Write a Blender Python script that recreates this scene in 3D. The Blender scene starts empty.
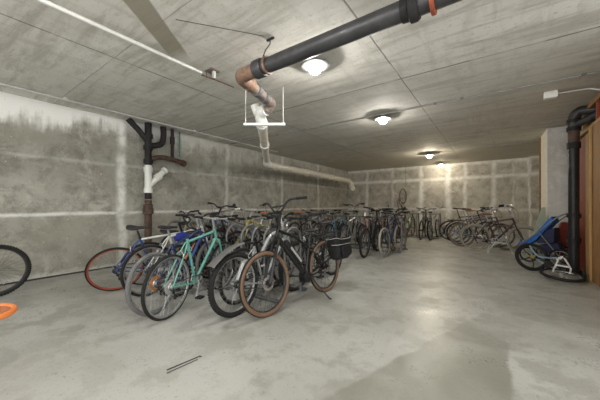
import bpy, math, random
from mathutils import Vector, Matrix
R = math.radians
PI = math.pi
rnd = random.Random(11)
scn = bpy.context.scene
COL = scn.collection

# ------------------------------------------------------------------ node helpers
class NT:
    def __init__(s, name, rough=.6, metal=0.0, spec=.5):
        s.m = bpy.data.materials.new(name); s.m.use_nodes = True
        s.t = s.m.node_tree; s.n = s.t.nodes; s.l = s.t.links
        s.b = s.n['Principled BSDF']
        s.b.inputs['Roughness'].default_value = rough
        s.b.inputs['Metallic'].default_value = metal
        s.b.inputs['Specular IOR Level'].default_value = spec
        s._co = None
    def put(s, sock, v):
        if hasattr(v, 'is_linked') or hasattr(v, 'links'): s.l.new(v, sock)
        elif isinstance(v, (tuple, list)):
            v = tuple(v)
            n = len(sock.default_value)
            sock.default_value = (v + (1,))[:n] if len(v) < n else v[:n]
        else: sock.default_value = v
    def co(s):
        if s._co is None:
            tc = s.n.new('ShaderNodeTexCoord'); s._co = tc.outputs['Object']
        return s._co
    def xyz(s, v=None):
        k = s.n.new('ShaderNodeSeparateXYZ'); s.l.new(v or s.co(), k.inputs[0]); return k.outputs
    def comb(s, x, y, z):
        k = s.n.new('ShaderNodeCombineXYZ')
        for i, v in enumerate((x, y, z)): s.put(k.inputs[i], v)
        return k.outputs[0]
    def math(s, op, a, b=0.0, c=None, clamp=False):
        k = s.n.new('ShaderNodeMath'); k.operation = op; k.use_clamp = clamp
        s.put(k.inputs[0], a); s.put(k.inputs[1], b)
        if c is not None: s.put(k.inputs[2], c)
        return k.outputs[0]
    def ramp(s, v, lo, hi, a=0.0, b=1.0):      # smooth map
        k = s.n.new('ShaderNodeMapRange'); k.interpolation_type = 'SMOOTHSTEP'
        s.put(k.inputs[0], v)
        for i, x in enumerate((lo, hi, a, b)): s.put(k.inputs[i+1], x)
        return k.outputs[0]
    def noise(s, scale, detail=4, rough=.55, vec=None, stretch=None, dist=0.0):
        k = s.n.new('ShaderNodeTexNoise')
        k.inputs['Scale'].default_value = scale; k.inputs['Detail'].default_value = detail
        k.inputs['Roughness'].default_value = rough; k.inputs['Distortion'].default_value = dist
        v = vec or s.co()
        if stretch:
            mp = s.n.new('ShaderNodeMapping'); mp.inputs['Scale'].default_value = stretch
            s.l.new(v, mp.inputs[0]); v = mp.outputs[0]
        s.l.new(v, k.inputs['Vector'])
        return k.outputs[0]
    def mix(s, f, a, b, mode='MIX'):
        k = s.n.new('ShaderNodeMix'); k.data_type = 'RGBA'; k.blend_type = mode
        s.put(k.inputs[0], f); s.put(k.inputs[6], a); s.put(k.inputs[7], b)
        return k.outputs[2]
    def line(s, c, at, w, soft=.5):            # 1 on the line c == at, 0 past w
        d = s.math('ABSOLUTE', s.math('SUBTRACT', c, at))
        return s.ramp(d, w*(1-soft), w, 1.0, 0.0)
    def base(s, v): s.put(s.b.inputs['Base Color'], v)
    def rough(s, v): s.put(s.b.inputs['Roughness'], v)
    def bump(s, h, strength=.3, dist=.01):
        k = s.n.new('ShaderNodeBump'); k.inputs['Strength'].default_value = strength
        k.inputs['Distance'].default_value = dist
        s.put(k.inputs['Height'], h); s.l.new(k.outputs[0], s.b.inputs['Normal'])

_mc = {}
def plain(name, col, rough=.5, metal=0.0, dirt=.25, coat=0.0):
    if name in _mc: return _mc[name]
    t = NT(name, rough, metal)
    n = t.noise(9, 5, .6)
    f = t.ramp(n, .35, .75)
    dk = tuple(c*(1-dirt) for c in col)
    t.base(t.mix(f, col, dk))
    n2 = t.noise(40, 3)
    t.rough(t.ramp(n2, .3, .7, max(rough-.08, .05), min(rough+.12, 1)))
    if max(col) < .035: t.b.inputs['Specular IOR Level'].default_value = .28
    if coat: t.b.inputs['Coat Weight'].default_value = coat
    _mc[name] = t.m
    return t.m

# ------------------------------------------------------------------ mesh builder
def frame_for(d):
    d = d.normalized()
    u = Vector((0, 0, 1)) if abs(d.z) < .9 else Vector((1, 0, 0))
    a = d.cross(u).normalized(); b = d.cross(a).normalized()
    return a, b
class MB:
    def __init__(s): s.v = []; s.f = []; s.mi = []; s.cur = 0
    def addf(s, f): s.f.append(f); s.mi.append(s.cur)
    def tube(s, pts, r, seg=8, closed=False, caps=True):
        pts = [Vector(p) for p in pts]; n = len(pts)
        rs = r if isinstance(r, (list, tuple)) else [r]*n
        ds = []
        for i in range(n):
            if closed: d = pts[(i+1) % n]-pts[i-1]
            elif i == 0: d = pts[1]-pts[0]
            elif i == n-1: d = pts[-1]-pts[-2]
            else: d = (pts[i+1]-pts[i]).normalized()+(pts[i]-pts[i-1]).normalized()
            ds.append(d.normalized())
        a, b = frame_for(ds[0]); b0 = len(s.v)
        for i in range(n):
            if i:
                a = (a-ds[i]*a.dot(ds[i]))
                if a.length < 1e-6: a, _ = frame_for(ds[i])
                a.normalize()
            bb = ds[i].cross(a)
            for k in range(seg):
                t = 2*PI*k/seg
                s.v.append(pts[i]+(a*math.cos(t)+bb*math.sin(t))*rs[i])
        m = n if closed else n-1
        for i in range(m):
            j = (i+1) % n
            for k in range(seg):
                k2 = (k+1) % seg
                s.addf((b0+i*seg+k, b0+i*seg+k2, b0+j*seg+k2, b0+j*seg+k))
        if caps and not closed:
            s.addf(tuple(b0+k for k in range(seg))[::-1])
            s.addf(tuple(b0+(n-1)*seg+k for k in range(seg)))
        return s
    def rev(s, prof, c, ax=(0, 1, 0), n=48, closed=True):   # profile of (radius, axial) revolved about ax through c
        c = Vector(c); ax = Vector(ax).normalized(); a, b = frame_for(ax)
        b0 = len(s.v); m = len(prof)
        for i in range(n):
            t = 2*PI*i/n; dr = a*math.cos(t)+b*math.sin(t)
            for (rr, hh) in prof: s.v.append(c+dr*rr+ax*hh)
        for i in range(n):
            j = (i+1) % n
            for k in range(m if closed else m-1):
                k2 = (k+1) % m
                s.addf((b0+i*m+k, b0+j*m+k, b0+j*m+k2, b0+i*m+k2))
        return s
    def ring(s, c, Rr, r, ax=(0, 1, 0), n=48, seg=8, sq=1.0):
        return s.rev([(Rr+r*math.cos(2*PI*k/seg), r*sq*math.sin(2*PI*k/seg)) for k in range(seg)], c, ax, n)
    def disc(s, c, r, h, ax=(0, 1, 0), n=24, r2=None):
        r2 = r if r2 is None else r2
        return s.rev([(0.0001, -h/2), (r, -h/2), (r2, h/2), (0.0001, h/2)], c, ax, n, closed=False)
    def box(s, c, size, rot=None):
        c = Vector(c); b0 = len(s.v); x, y, z = [q/2 for q in size]
        for dx, dy, dz in ((-x,-y,-z),(x,-y,-z),(x,y,-z),(-x,y,-z),(-x,-y,z),(x,-y,z),(x,y,z),(-x,y,z)):
            p = Vector((dx, dy, dz))
            if rot: p = rot @ p
            s.v.append(c+p)
        for f in ((0,3,2,1),(4,5,6,7),(0,1,5,4),(1,2,6,5),(2,3,7,6),(3,0,4,7)): s.addf(tuple(b0+i for i in f))
        return s
    def loft(s, secs, caps=True):
        b0 = len(s.v); m = len(secs[0])
        for sc in secs: s.v += [Vector(p) for p in sc]
        for i in range(len(secs)-1):
            for k in range(m):
                k2 = (k+1) % m
                s.addf((b0+i*m+k, b0+i*m+k2, b0+(i+1)*m+k2, b0+(i+1)*m+k))
        if caps:
            s.addf(tuple(b0+k for k in range(m))[::-1]); s.addf(tuple(b0+(len(secs)-1)*m+k for k in range(m)))
        return s
    def xf(s, fn): s.v = [fn(Vector(p)) for p in s.v]; return s
    def build(s, name, mats, parent=None, smooth=True, bevel=0):
        me = bpy.data.meshes.new(name)
        me.from_pydata([tuple(p) for p in s.v], [], s.f)
        if not isinstance(mats, (list, tuple)): mats = [mats]
        for m in mats: me.materials.append(m)
        if len(mats) > 1: me.polygons.foreach_set('material_index', s.mi)
        import bmesh
        bm = bmesh.new(); bm.from_mesh(me)
        bmesh.ops.recalc_face_normals(bm, faces=bm.faces); bm.to_mesh(me); bm.free()
        if smooth:
            me.polygons.foreach_set('use_smooth', [True]*len(me.polygons))
            try: me.set_sharp_from_angle(angle=R(42))
            except Exception: pass
        o = bpy.data.objects.new(name, me); COL.objects.link(o)
        if parent: o.parent = parent
        if bevel:
            b = o.modifiers.new('bevel', 'BEVEL'); b.width = bevel; b.segments = 2
        return o
def arc(c, r, a0, a1, n, ux=(1,0,0), uz=(0,0,1)):
    c = Vector(c); ux = Vector(ux); uz = Vector(uz)
    return [c+ux*(r*math.cos(R(a0+(a1-a0)*i/n)))+uz*(r*math.sin(R(a0+(a1-a0)*i/n))) for i in range(n+1)]
def smooth_path(pts, n=6):          # Catmull-Rom
    P = [Vector(p) for p in pts]; P = [P[0]*2-P[1]]+P+[P[-1]*2-P[-2]]; out = []
    for i in range(1, len(P)-2):
        for k in range(n):
            t = k/n; a, b, c, d = P[i-1], P[i], P[i+1], P[i+2]
            out.append(.5*((2*b)+(c-a)*t+(2*a-5*b+4*c-d)*t*t+(3*b-a-3*c+d)*t**3))
    out.append(P[-2]); return out
def tag(o, label=None, cat=None, group=None, kind=None):
    if label: o['label'] = label
    if cat: o['category'] = cat
    if group: o['group'] = group
    if kind: o['kind'] = kind
    return o
def empty(name, loc=(0, 0, 0), rot=(0, 0, 0)):
    o = bpy.data.objects.new(name, None); COL.objects.link(o)
    o.location = loc; o.rotation_euler = rot; o.empty_display_size = .1
    return o

# ------------------------------------------------------------------ concrete materials
H = 2.89
XL, YB = -5.97, 12.57
def mat_floor():
    t = NT('floor_concrete', .45); x, y, z = t.xyz()
    big = t.noise(.55, 6, .6); mid = t.noise(2.2, 7, .65); fine = t.noise(38, 4, .7); tiny = t.noise(140, 2)
    c = t.mix(t.ramp(big, .35, .65), (.34, .34, .315), (.48, .48, .455))
    c = t.mix(t.ramp(mid, .46, .58, 0, .6), c, (.24, .235, .20))
    c = t.mix(t.ramp(mid, .30, .42, .35, 0), c, (.56, .56, .53))
    # darker, later pour: a wedge in front of the camera
    wob = t.math('MULTIPLY', t.math('SUBTRACT', t.noise(3, 3), .5), .12)
    e1 = t.math('SUBTRACT', t.math('ADD', x, wob), t.math('MULTIPLY_ADD', y, .35, -1.375))
    e2 = t.math('SUBTRACT', .12, t.math('ADD', x, wob))
    m1 = t.ramp(e1, -.01, .03); m2 = t.math('MAXIMUM', t.ramp(e2, -.01, .03), t.ramp(y, 2.6, 3.6))
    m = t.math('MULTIPLY', m1, m2)
    m = t.math('MULTIPLY', m, t.ramp(y, 2.3, 3.8, .9, .25))
    c = t.mix(m, c, (.22, .215, .18))
    # broad pale worn lane
    lane = t.math('MULTIPLY', t.ramp(t.noise(.8, 4, .5, dist=.6), .48, .62), .45)
    c = t.mix(lane, c, (.50, .50, .475))
    # specks and scuffs
    c = t.mix(t.ramp(fine, .58, .68, 0, .55), c, (.19, .185, .17))
    c = t.mix(t.ramp(t.noise(22, 3, .6), .70, .76, 0, .5), c, (.68, .68, .64))
    sc = t.noise(6, 5, .7, stretch=(.35, 1.6, 1), dist=1.2)
    c = t.mix(t.ramp(sc, .62, .70, 0, .3), c, (.24, .235, .21))
    # hairline crack along the right-hand side
    cr = t.line(t.math('ADD', x, t.math('MULTIPLY', t.math('SUBTRACT', t.noise(7, 3), .5), .10)), .74, .012)
    cr = t.math('MULTIPLY', cr, t.math('MULTIPLY', t.ramp(y, 2.2, 2.5), t.ramp(y, 3.2, 3.6, 1, 0)))
    c = t.mix(t.math('MULTIPLY', cr, .75), c, (.14, .13, .12))
    t.base(c)
    t.rough(t.math('ADD', t.ramp(mid, .3, .7, .24, .42), t.ramp(fine, .4, .7, 0, .12)))
    t.bump(t.math('ADD', t.math('MULTIPLY', t.noise(9, 6, .65), .7), t.math('MULTIPLY', fine, .25)), .35, .012)
    return t.m
def mat_ceiling():
    t = NT('ceiling_concrete', .8); x, y, z = t.xyz()
    big = t.noise(.5, 5, .6); streak = t.noise(2.0, 7, .7, stretch=(.55, 3.2, 1), dist=.5)
    streak2 = t.noise(2.5, 6, .65, stretch=(2.8, .5, 1), dist=.4)
    fine = t.noise(26, 5, .7)
    c = t.mix(t.ramp(big, .35, .65), (.60, .585, .54), (.70, .685, .64))
    c = t.mix(t.ramp(streak, .44, .66, 0, .62), c, (.33, .315, .265))
    c = t.mix(t.ramp(streak2, .48, .68, 0, .42), c, (.42, .405, .355))
    c = t.mix(t.ramp(t.noise(1.3, 5, .6), .56, .7, 0, .5), c, (.78, .77, .73))
    # formwork panels 2.52 x 1.22, each a slightly different tone
    px = t.math('FLOOR', t.math('DIVIDE', t.math('ADD', x, 3.54), 2.52))
    py = t.math('FLOOR', t.math('DIVIDE', t.math('SUBTRACT', y, 3.74), 1.22))
    wn = t.n.new('ShaderNodeTexWhiteNoise'); t.l.new(t.comb(px, py, 0.0), wn.inputs[0])
    k = t.ramp(wn.outputs[0], 0, 1, 0, .45)
    c = t.mix(k, c, (.46, .445, .39))
    wobx = t.math('MULTIPLY', t.math('SUBTRACT', t.noise(5, 4), .5), .02)
    brk = t.ramp(t.noise(2.5, 4), .36, .5)
    j = None
    for ax, at, w, st in ((x, -3.54, .014, .7), (x, -1.0, .010, .7), (x, 1.52, .012, .7), (y, 3.74, .014, .85),
                          (y, 9.7, .02, 1.0), (y, 1.30, .008, .4), (y, -1.1, .012, .7), (y, 6.18, .010, .45)):
        ln = t.math('MULTIPLY', t.line(t.math('ADD', ax, wobx), at, w), st)
        j = ln if j is None else t.math('MAXIMUM', j, ln)
    jj = t.math('MULTIPLY', j, t.math('MULTIPLY_ADD', brk, .6, .4))
    c = t.mix(jj, c, (.09, .083, .07))
    # far bay past the crease is browner
    c = t.mix(t.ramp(y, 9.69, 9.72, 0, .45), c, (.52, .48, .39))
    c = t.mix(t.math('MULTIPLY', t.ramp(y, 4.5, 7.0, 0, .35), t.ramp(t.noise(.7, 3), .35, .6)), c, (.66, .59, .45))  # far ceiling brightened through its colour, ramping in with distance
    # dark olive band near the stack
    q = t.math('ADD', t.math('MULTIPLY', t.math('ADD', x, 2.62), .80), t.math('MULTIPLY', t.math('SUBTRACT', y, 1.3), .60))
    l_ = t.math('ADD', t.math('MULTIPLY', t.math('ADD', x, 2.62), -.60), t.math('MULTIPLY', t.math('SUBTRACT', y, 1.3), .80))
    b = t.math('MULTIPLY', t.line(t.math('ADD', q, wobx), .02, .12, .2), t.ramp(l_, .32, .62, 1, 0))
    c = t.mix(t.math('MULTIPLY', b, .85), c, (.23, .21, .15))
    c = t.mix(t.ramp(fine, .56, .68, 0, .45), c, (.25, .24, .2))
    t.base(c)
    t.bump(t.math('SUBTRACT', t.math('ADD', t.math('MULTIPLY', streak, .6), t.math('MULTIPLY', fine, .3)), j), .45, .01)
    return t.m
def efflo_wall(name, u_of, vlines, hlines, zones, c0, c1, dark):
    t = NT(name, .85); x, y, z = t.xyz(); u = y if u_of == 'y' else x
    big = t.noise(.7, 6, .62, dist=.4); mid = t.noise(3.4, 10, .74, dist=.25); fine = t.noise(20, 5, .7)
    c = t.mix(t.ramp(big, .35, .65), c0, c1)
    c = t.mix(t.ramp(mid, .42, .64, 0, .8), c, dark)
    c = t.mix(t.ramp(t.noise(2.0, 10, .78, dist=.6), .50, .66, 0, .6), c, tuple(min(1, v*1.4) for v in c1))
    wob = t.math('MULTIPLY', t.math('SUBTRACT', t.noise(1.6, 5, .6), .5), .22)
    wide = t.noise(3.5, 6, .7)
    pale = (.80, .79, .76)
    e = None
    for at, w, st in vlines:
        q = t.math('MULTIPLY', t.line(t.math('ADD', u, wob), at, w, .9), st)
        e = q if e is None else t.math('MAXIMUM', e, q)
    for at, w, st in hlines:
        q = t.math('MULTIPLY', t.line(t.math('ADD', z, t.math('MULTIPLY', wob, .35)), at, w, .9), st)
        e = q if e is None else t.math('MAXIMUM', e, q)
    e = t.math('MULTIPLY', e, t.ramp(wide, .30, .58, .25, 1.0))
    c = t.mix(e, c, pale)
    t._x, t._y, t._z, t._u, t._c, t._fine, t._mid = x, y, z, u, c, fine, mid
    if zones: zones(t)
    c = t.mix(t.ramp(fine, .62, .74, 0, .4), t._c, tuple(v*.6 for v in dark))
    c = t.mix(t.ramp(t.noise(13, 4, .6), .68, .74, 0, .5), c, pale)
    t.base(c)
    t.bump(t.math('ADD', t.math('MULTIPLY', mid, .7), t.math('MULTIPLY', fine, .3)), .4, .012)
    return t.m
def left_zone(t):
    y, z, c = t._y, t._z, t._c
    # efflorescence run-down along the top, thickest towards the near end
    drip = t.noise(5, 5, .7, stretch=(1, 1.6, .18))
    edge = t.math('ADD', t.math('MULTIPLY_ADD', t.math('SUBTRACT', drip, .5), .7, 2.52), t.math('MULTIPLY', t.math('SUBTRACT', t.noise(1.1, 5, .6), .5), 1.3))
    m = t.ramp(t.math('SUBTRACT', z, edge), -.10, .26)
    m = t.math('MULTIPLY', m, t.ramp(y, 2.0, 5.0, .9, .22))
    c = t.mix(m, c, (.88, .88, .86))
    # darker strip under it and at the bottom
    d = t.math('MULTIPLY', t.line(z, 2.28, .22, .9), t.ramp(t.noise(1.4, 4), .4, .6, 0, .6))
    c = t.mix(d, c, (.27, .255, .21))
    low = t.math('MULTIPLY', t.ramp(z, .95, 1.0, 1, 0), t.ramp(t.noise(.9, 5), .38, .62, .15, .65))
    c = t.mix(low, c, (.30, .285, .235))
    foot = t.math('MULTIPLY', t.ramp(t.math('ADD', z, t.math('MULTIPLY', t.math('SUBTRACT', t._mid, .5), .25)), .02, .12, 1, 0), .6)
    c = t.mix(foot, c, (.66, .65, .62))
    t._c = c
M_floor = mat_floor(); M_ceil = mat_ceiling()
M_left = efflo_wall('left_wall_concrete', 'y', [(2.32, .12, .95), (4.9, .10, .5), (7.3, .10, .6), (9.7, .12, .6), (-.1, .1, .5)],
                    [(1.05, .05, .85), (1.98, .05, .25)], left_zone, (.31, .30, .26), (.40, .39, .345), (.19, .18, .145))
M_back = efflo_wall('back_wall_concrete', 'x', [(-4.97, .12, .8), (-3.75, .10, .5), (-2.53, .15, .95), (-1.50, .17, .95), (-.90, .12, .8), (0.02, .13, .85), (.6, .06, .4), (1.05, .06, .95)],
                    [(2.28, .12, .95), (1.02, .10, .85), (2.86, .15, .8)], None, (.42, .395, .34), (.52, .495, .44), (.27, .25, .21))
M_pillar = efflo_wall('pillar_concrete', 'x', [(1.15, .05, .2)], [(2.7, .1, .3)], None, (.58, .575, .56), (.64, .635, .62), (.50, .49, .47))
M_jamb = plain('pillar_whitewash', (.80, .78, .70), .7, dirt=.15)  # paler cream tone for the pillar's left face

# ------------------------------------------------------------------ room shell
def struct(name, mb, mats, smooth=False): return tag(mb.build(name, mats, smooth=smooth), kind='structure')
XR, YN = 1.75, -2.9
struct('floor', MB().box(((XL+2.4)/2-.15, (YN+YB)/2+.15, -.1), (2.4-XL+.3, YB-YN+.3, .2)), M_floor)
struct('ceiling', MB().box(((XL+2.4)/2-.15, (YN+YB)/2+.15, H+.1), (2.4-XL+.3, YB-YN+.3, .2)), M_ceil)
struct('wall_left', MB().box((XL-.15, (YN+YB)/2, H/2), (.3, YB-YN, H)), M_left)
struct('wall_back', MB().box(((XL+XR)/2, YB+.15, H/2), (XR-XL, .3, H)).box((1.38, YB-.16, H/2), (.72, .32, H)), M_back)
struct('wall_right', MB().box((XR+.15, (4.2+YB)/2, H/2), (.3, YB-4.2, H)), M_back)
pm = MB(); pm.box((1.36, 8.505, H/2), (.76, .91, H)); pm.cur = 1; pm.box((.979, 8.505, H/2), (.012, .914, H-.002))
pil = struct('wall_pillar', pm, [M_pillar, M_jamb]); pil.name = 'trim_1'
M_gap = plain('joint_sealant', (.05, .045, .04), .9)
struct('baseboard_left', MB().box((XL+.006, 4.85, .012), (.014, 15.3, .024)), M_gap)
rs = MB().box((.957, 9.0, 1.55), (.03, .05, 2.66)); struct('trim_2', rs, plain('rusty_steel_edge', (.36, .17, .06), .7, dirt=.5))

# ------------------------------------------------------------------ shared materials
M_iron = plain('black_cast_iron', (.062, .062, .066), .42, .3, .4)
M_irond = plain('matt_black_iron', (.028, .026, .026), .6, .2, .4)
def rusty(name, a, b, r=.7):
    t = NT(name, r, .1); f = t.ramp(t.noise(11, 6, .7), .4, .62)
    t.base(t.mix(f, a, b)); t.bump(t.noise(40, 4), .3, .004); return t.m
M_rust = rusty('rusted_iron', (.11, .065, .045), (.05, .035, .03))
M_rustp = rusty('rust_and_grey_iron', (.26, .19, .15), (.14, .13, .125))
M_greyiron = rusty('grey_iron', (.14, .14, .145), (.08, .08, .085), .5)
M_brownel = rusty('brown_elbow_iron', (.27, .165, .115), (.16, .10, .07), .55)
M_copper = plain('rusty_orange_clamp', (.40, .10, .05), .55, .4, .5)
M_pvc = plain('white_pvc', (.80, .80, .77), .35, 0, .12)
M_pvcy = plain('yellowed_pvc', (.76, .72, .62), .4, 0, .22)
M_galv = plain('galvanised_steel', (.19, .195, .195), .42, .6, .25)
M_galvp = plain('pale_galvanised_conduit', (.62, .62, .60), .4, .2, .2)
M_conduit = plain('grey_conduit', (.34, .34, .33), .45, .3, .3)
M_whitebox = plain('white_box_paint', (.78, .78, .74), .5, 0, .12)
M_tealp = plain('teal_copper_pipe', (.10, .30, .28), .6, .2, .3)

# ------------------------------------------------------------------ ceiling lamps
def emis(name, col, s):
    m = bpy.data.materials.new(name); m.use_nodes = True; n = m.node_tree.nodes
    n.remove(n['Principled BSDF']); e = n.new('ShaderNodeEmission')
    e.inputs[0].default_value = col+(1,); e.inputs[1].default_value = s
    m.node_tree.links.new(e.outputs[0], n['Material Output'].inputs[0]); return m
E_cool = emis('lamp_glow_neutral', (1.0, .965, .90), 300)
E_warm = emis('lamp_glow_warm', (1.0, .88, .68), 440); E_dim = emis('lamp_glow_warm_dim', (1.0, .88, .68), 150)
M_pan = plain('grey_enamel_pan', (.16, .16, .155), .5)
def lamp(x, y, label, e=E_cool, group=None):
    t = empty('ceiling_lamp', (x, y, H)); tag(t, label, 'lamp', group)
    MB().disc((0, 0, -.012), .055, .024, (0, 0, 1), 24).disc((0, 0, -.034), .045, .03, (0, 0, 1), 24).build('ceiling_box', M_conduit, t)
    MB().tube([(0, 0, -.045), (0, 0, -.085)], .03, 16).build('lamp_holder', M_whitebox, t)
    MB().rev([(.01, -.072), (.165, -.074), (.172, -.080), (.165, -.086), (.01, -.084)], (0, 0, 0), (0, 0, 1), 36).build('reflector_pan', M_pan, t)
    prof = [(.0005, -.084)]+[(.064*math.sin(a)+.002, -.126+.042*math.cos(a)) for a in [PI*i/9 for i in range(1, 9)]]+[(.0005, -.168)]
    MB().rev(prof, (0, 0, 0), (0, 0, 1), 20, closed=False).build('glowing_globe', e, t)
    return t
LX = -1.68
lamp(LX, .2, 'round ceiling lamp behind the camera above the open floor')
lamp(LX, 2.66, 'nearest round lit ceiling lamp, just behind the thick black pipe')
lamp(LX, 5.04, 'round lit ceiling lamp on the long grey conduit, second from the near end')
lamp(LX, 9.6, 'bright warm lamp near the back wall, the nearer of two close ones', E_warm)
lamp(LX, 12.0, 'farthest ceiling lamp, tight against the back wall', E_dim)
for i, (x, y) in enumerate(((LX, -2.2),)):
    lamp(x, y, 'unseen round ceiling lamp farthest behind the camera, added for fill light')  # out-of-view lamp continuing the row, added as fill

# ------------------------------------------------------------------ ceiling conduits
def conduit(pts, r, mat, label, clamps=(), cmat=None):
    t = empty('conduit', pts[0]); o = Vector(pts[0]); tag(t, label, 'conduit')
    MB().tube([Vector(p)-o for p in pts], r, 10).build('tube', mat, t)
    for c in clamps:
        c = Vector(c)-o
        MB().box(c+Vector((0, 0, r*.5+.004)), (.05, .05, r*2+.012)).build('clamp', cmat or mat, t, False, .003)
    return t
conduit([(-5.9, 4.96, H-.015), (1.7, 4.96, H-.015)], .012, M_conduit, 'long thin grey conduit crossing the ceiling through the second lamp',
        [(-4.2, 4.96, H-.015), (-.78, 4.96, H-.015), (-.40, 4.96, H-.015), (.95, 4.96, H-.015)], M_galv)
conduit([(-5.49, -2.8, H-.03), (-5.49, 2.6, H-.03), (-5.49, 6.5, H-.03)], .015, M_galvp, 'thin pale conduit on the ceiling along the left wall',
        [(-5.49, .3, H-.03), (-5.49, 1.33, H-.03), (-5.49, 3.6, H-.03)])
conduit([(-2.875, -2.8, 2.80), (-2.875, 1.98, 2.80)], .021, M_galvp, 'thick white conduit running towards the rusty ceiling bracket',
        [(-2.875, -1.0, 2.82)])
br = empty('ceiling_bracket', (-2.88, 2.12, H)); tag(br, 'rusty ceiling bracket with plate and rod at the end of the white conduit', 'bracket')
MB().box((0, .02, -.005), (.15, .13, .010)).build('plate', M_rustp, br, False, .002)
MB().box((.02, .03, -.05), (.035, .035, .09)).build('lug', M_galvp, br, False, .003)
MB().tube([(-.05, -.03, -.01), (-.05, -.03, -.09), (-.01, -.04, -.10)], .006, 8).build('hook', M_rust, br)
MB().tube([(-.02, -.12, -.10), (.01, .08, -.10), (.03, .34, -.10)], .010, 8).build('rod', M_rust, br)
conduit([(-2.35, 1.35, H-.004), (-2.1, 1.68, H-.004), (-1.86, 2.0, H-.004)], .0022, M_irond, 'thin dark wire stapled to the ceiling beside the black pipe')
hk = empty('pipe_hanger', (-1.84, 2.06, H)); tag(hk, 'small wire hanger holding the near elbow end of the black pipe', 'hanger')
MB().tube([(0, 0, 0), (0, 0, -.06), (-.06, 0, -.10), (-.1, 0, -.165)], .006, 8).tube([(-.04, 0, -.012), (.05, 0, -.012)], .012, 8).build('hook', M_irond, hk)
# junction box at right
jb = empty('junction_box', (.70, 5.47, H)); tag(jb, 'small white junction box with curved conduit on the ceiling at right', 'junction box')
MB().box((0, 0, -.05), (.15, .10, .10)).build('box', M_whitebox, jb, False, .006)
MB().tube(smooth_path([(.07, 0, -.04), (.30, .02, -.04), (.42, .02, -.05), (.55, -.08, -.14), (.62, -.25, -.22)]), .011, 8).build('conduit_tube', M_galvp, jb)

# ------------------------------------------------------------------ the big drain run under the ceiling
Zp = 2.63
bp = empty('cast_iron_pipe', (-2.0, 2.07, Zp)); tag(bp, 'thick black cast iron drain pipe slung under the ceiling', 'pipe')
MB().tube([(-.05, 0, 0), (1.6, 0, 0), (3.4, 0, .02)], .074, 24).build('pipe_barrel', M_iron, bp)
MB().rev([(.072, -.03), (.094, -.02), (.094, .07), (.086, .09), (.072, .09)], (-.02, 0, 0), (1, 0, 0), 28).build('hub', M_iron, bp)
MB().rev([(.072, -.012), (.090, -.01), (.090, .012), (.072, .012)], (.12, 0, 0), (1, 0, 0), 28).build('clamp_ring', M_brownel, bp)
MB().rev([(.072, -.07), (.082, -.07), (.086, -.02), (.102, -.01), (.102, .03), (.088, .05), (.072, .05)], (1.52, 0, 0), (1, 0, 0), 28).build('coupling', M_irond, bp)
MB().rev([(.074, -.015), (.10, -.012), (.10, .012), (.074, .015)], (1.66, 0, 0), (1, 0, 0), 28).tube([(1.66, 0, .09), (1.66, 0, .255)], .008, 8).build('hanger_clamp', M_copper, bp)
el = empty('pipe_elbow_run', (-2.12, 2.07, Zp)); tag(el, 'brown rusty iron elbow and short pipe joining the black pipe to white pipe', 'pipe')
MB().tube(smooth_path([(.06, 0, 0), (-.06, 0, 0), (-.15, .01, 0), (-.20, .07, 0), (-.225, .17, 0)], 5), .074, 22).build('elbow', M_brownel, el)
MB().tube([(-.225, .17, 0), (-.39, .72, .0)], .062, 22).build('short_pipe', M_rustp, el)
for a, r_, mm in ((.20, .078, M_brownel), (.38, .076, M_greyiron), (.58, .078, M_greyiron)):
    MB().rev([(.06, -.045), (r_, -.04), (r_, .04), (.06, .045)], (-.225-(a-.17)*.3, a, 0), Vector((-.3, 1, 0)), 26).build('coupling', mm, el)
MB().tube(smooth_path([(-.385, .70, 0), (-.41, .78, -.01), (-.45, .81, -.05), (-.50, .80, -.09)], 5), .068, 20).build('end_bend', M_rustp, el)
# white wye and the PVC run
wy = empty('white_drain_pipe', (-2.46, 2.92, 2.36)); tag(wy, 'white plastic drain pipe from the rusty elbow out to the left wall and along it', 'pipe')
o = Vector((-2.46, 2.92, 2.36))
A = Vector((-2.76, 2.84, 2.52)); B = Vector((-2.80, 2.95, 2.43)); C_ = Vector((-4.96, 5.43, 2.35)); D = Vector((-5.12, 5.72, 2.33)); E = Vector((-5.15, 10.9, 2.26))
MB().tube([p-o for p in smooth_path([A+Vector((.13, .02, .03)), A+Vector((.02, .02, .01)), B], 5)], .082, 22).build('wye', M_pvc, wy)
MB().tube([A-o+Vector((-.06, -.02, .13)), A-o+Vector((-.03, .02, .0))], .06, 18).build('cleanout', M_pvc, wy)
MB().tube([B-o, C_-o], .078, 22).build('pipe_barrel', M_pvcy, wy)
dd = (C_-B).normalized()
for k in (.03, .42, .94):
    MB().rev([(.077, -.06), (.094, -.06), (.094, .06), (.077, .06)], B-o+(C_-B)*k, dd, 24).build('coupling', M_pvc, wy)
MB().tube([p-o for p in smooth_path([C_, (C_+D)/2+Vector((-.05, -.02, 0)), D], 4)], .095, 20).build('bend', M_pvc, wy)
MB().tube([D-o, E-o], .098, 22).build('wall_run', M_pvcy, wy)
for yy in (6.0, 7.6, 9.2):
    MB().rev([(.09, -.05), (.112, -.05), (.112, .05), (.09, .05)], Vector((-5.135, yy, 2.33-(yy-5.72)*.0135))-o, (0, 1, 0), 24).build('coupling', M_pvcy, wy)
MB().tube([Vector(p)-o for p in smooth_path([E, (-5.18, 11.05, 2.23), (-5.14, 11.15, 2.14), (-5.12, 11.16, 1.98), (-5.02, 11.10, 1.92)], 5)], .10, 20).build('end_elbow', M_pvcy, wy)
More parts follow.
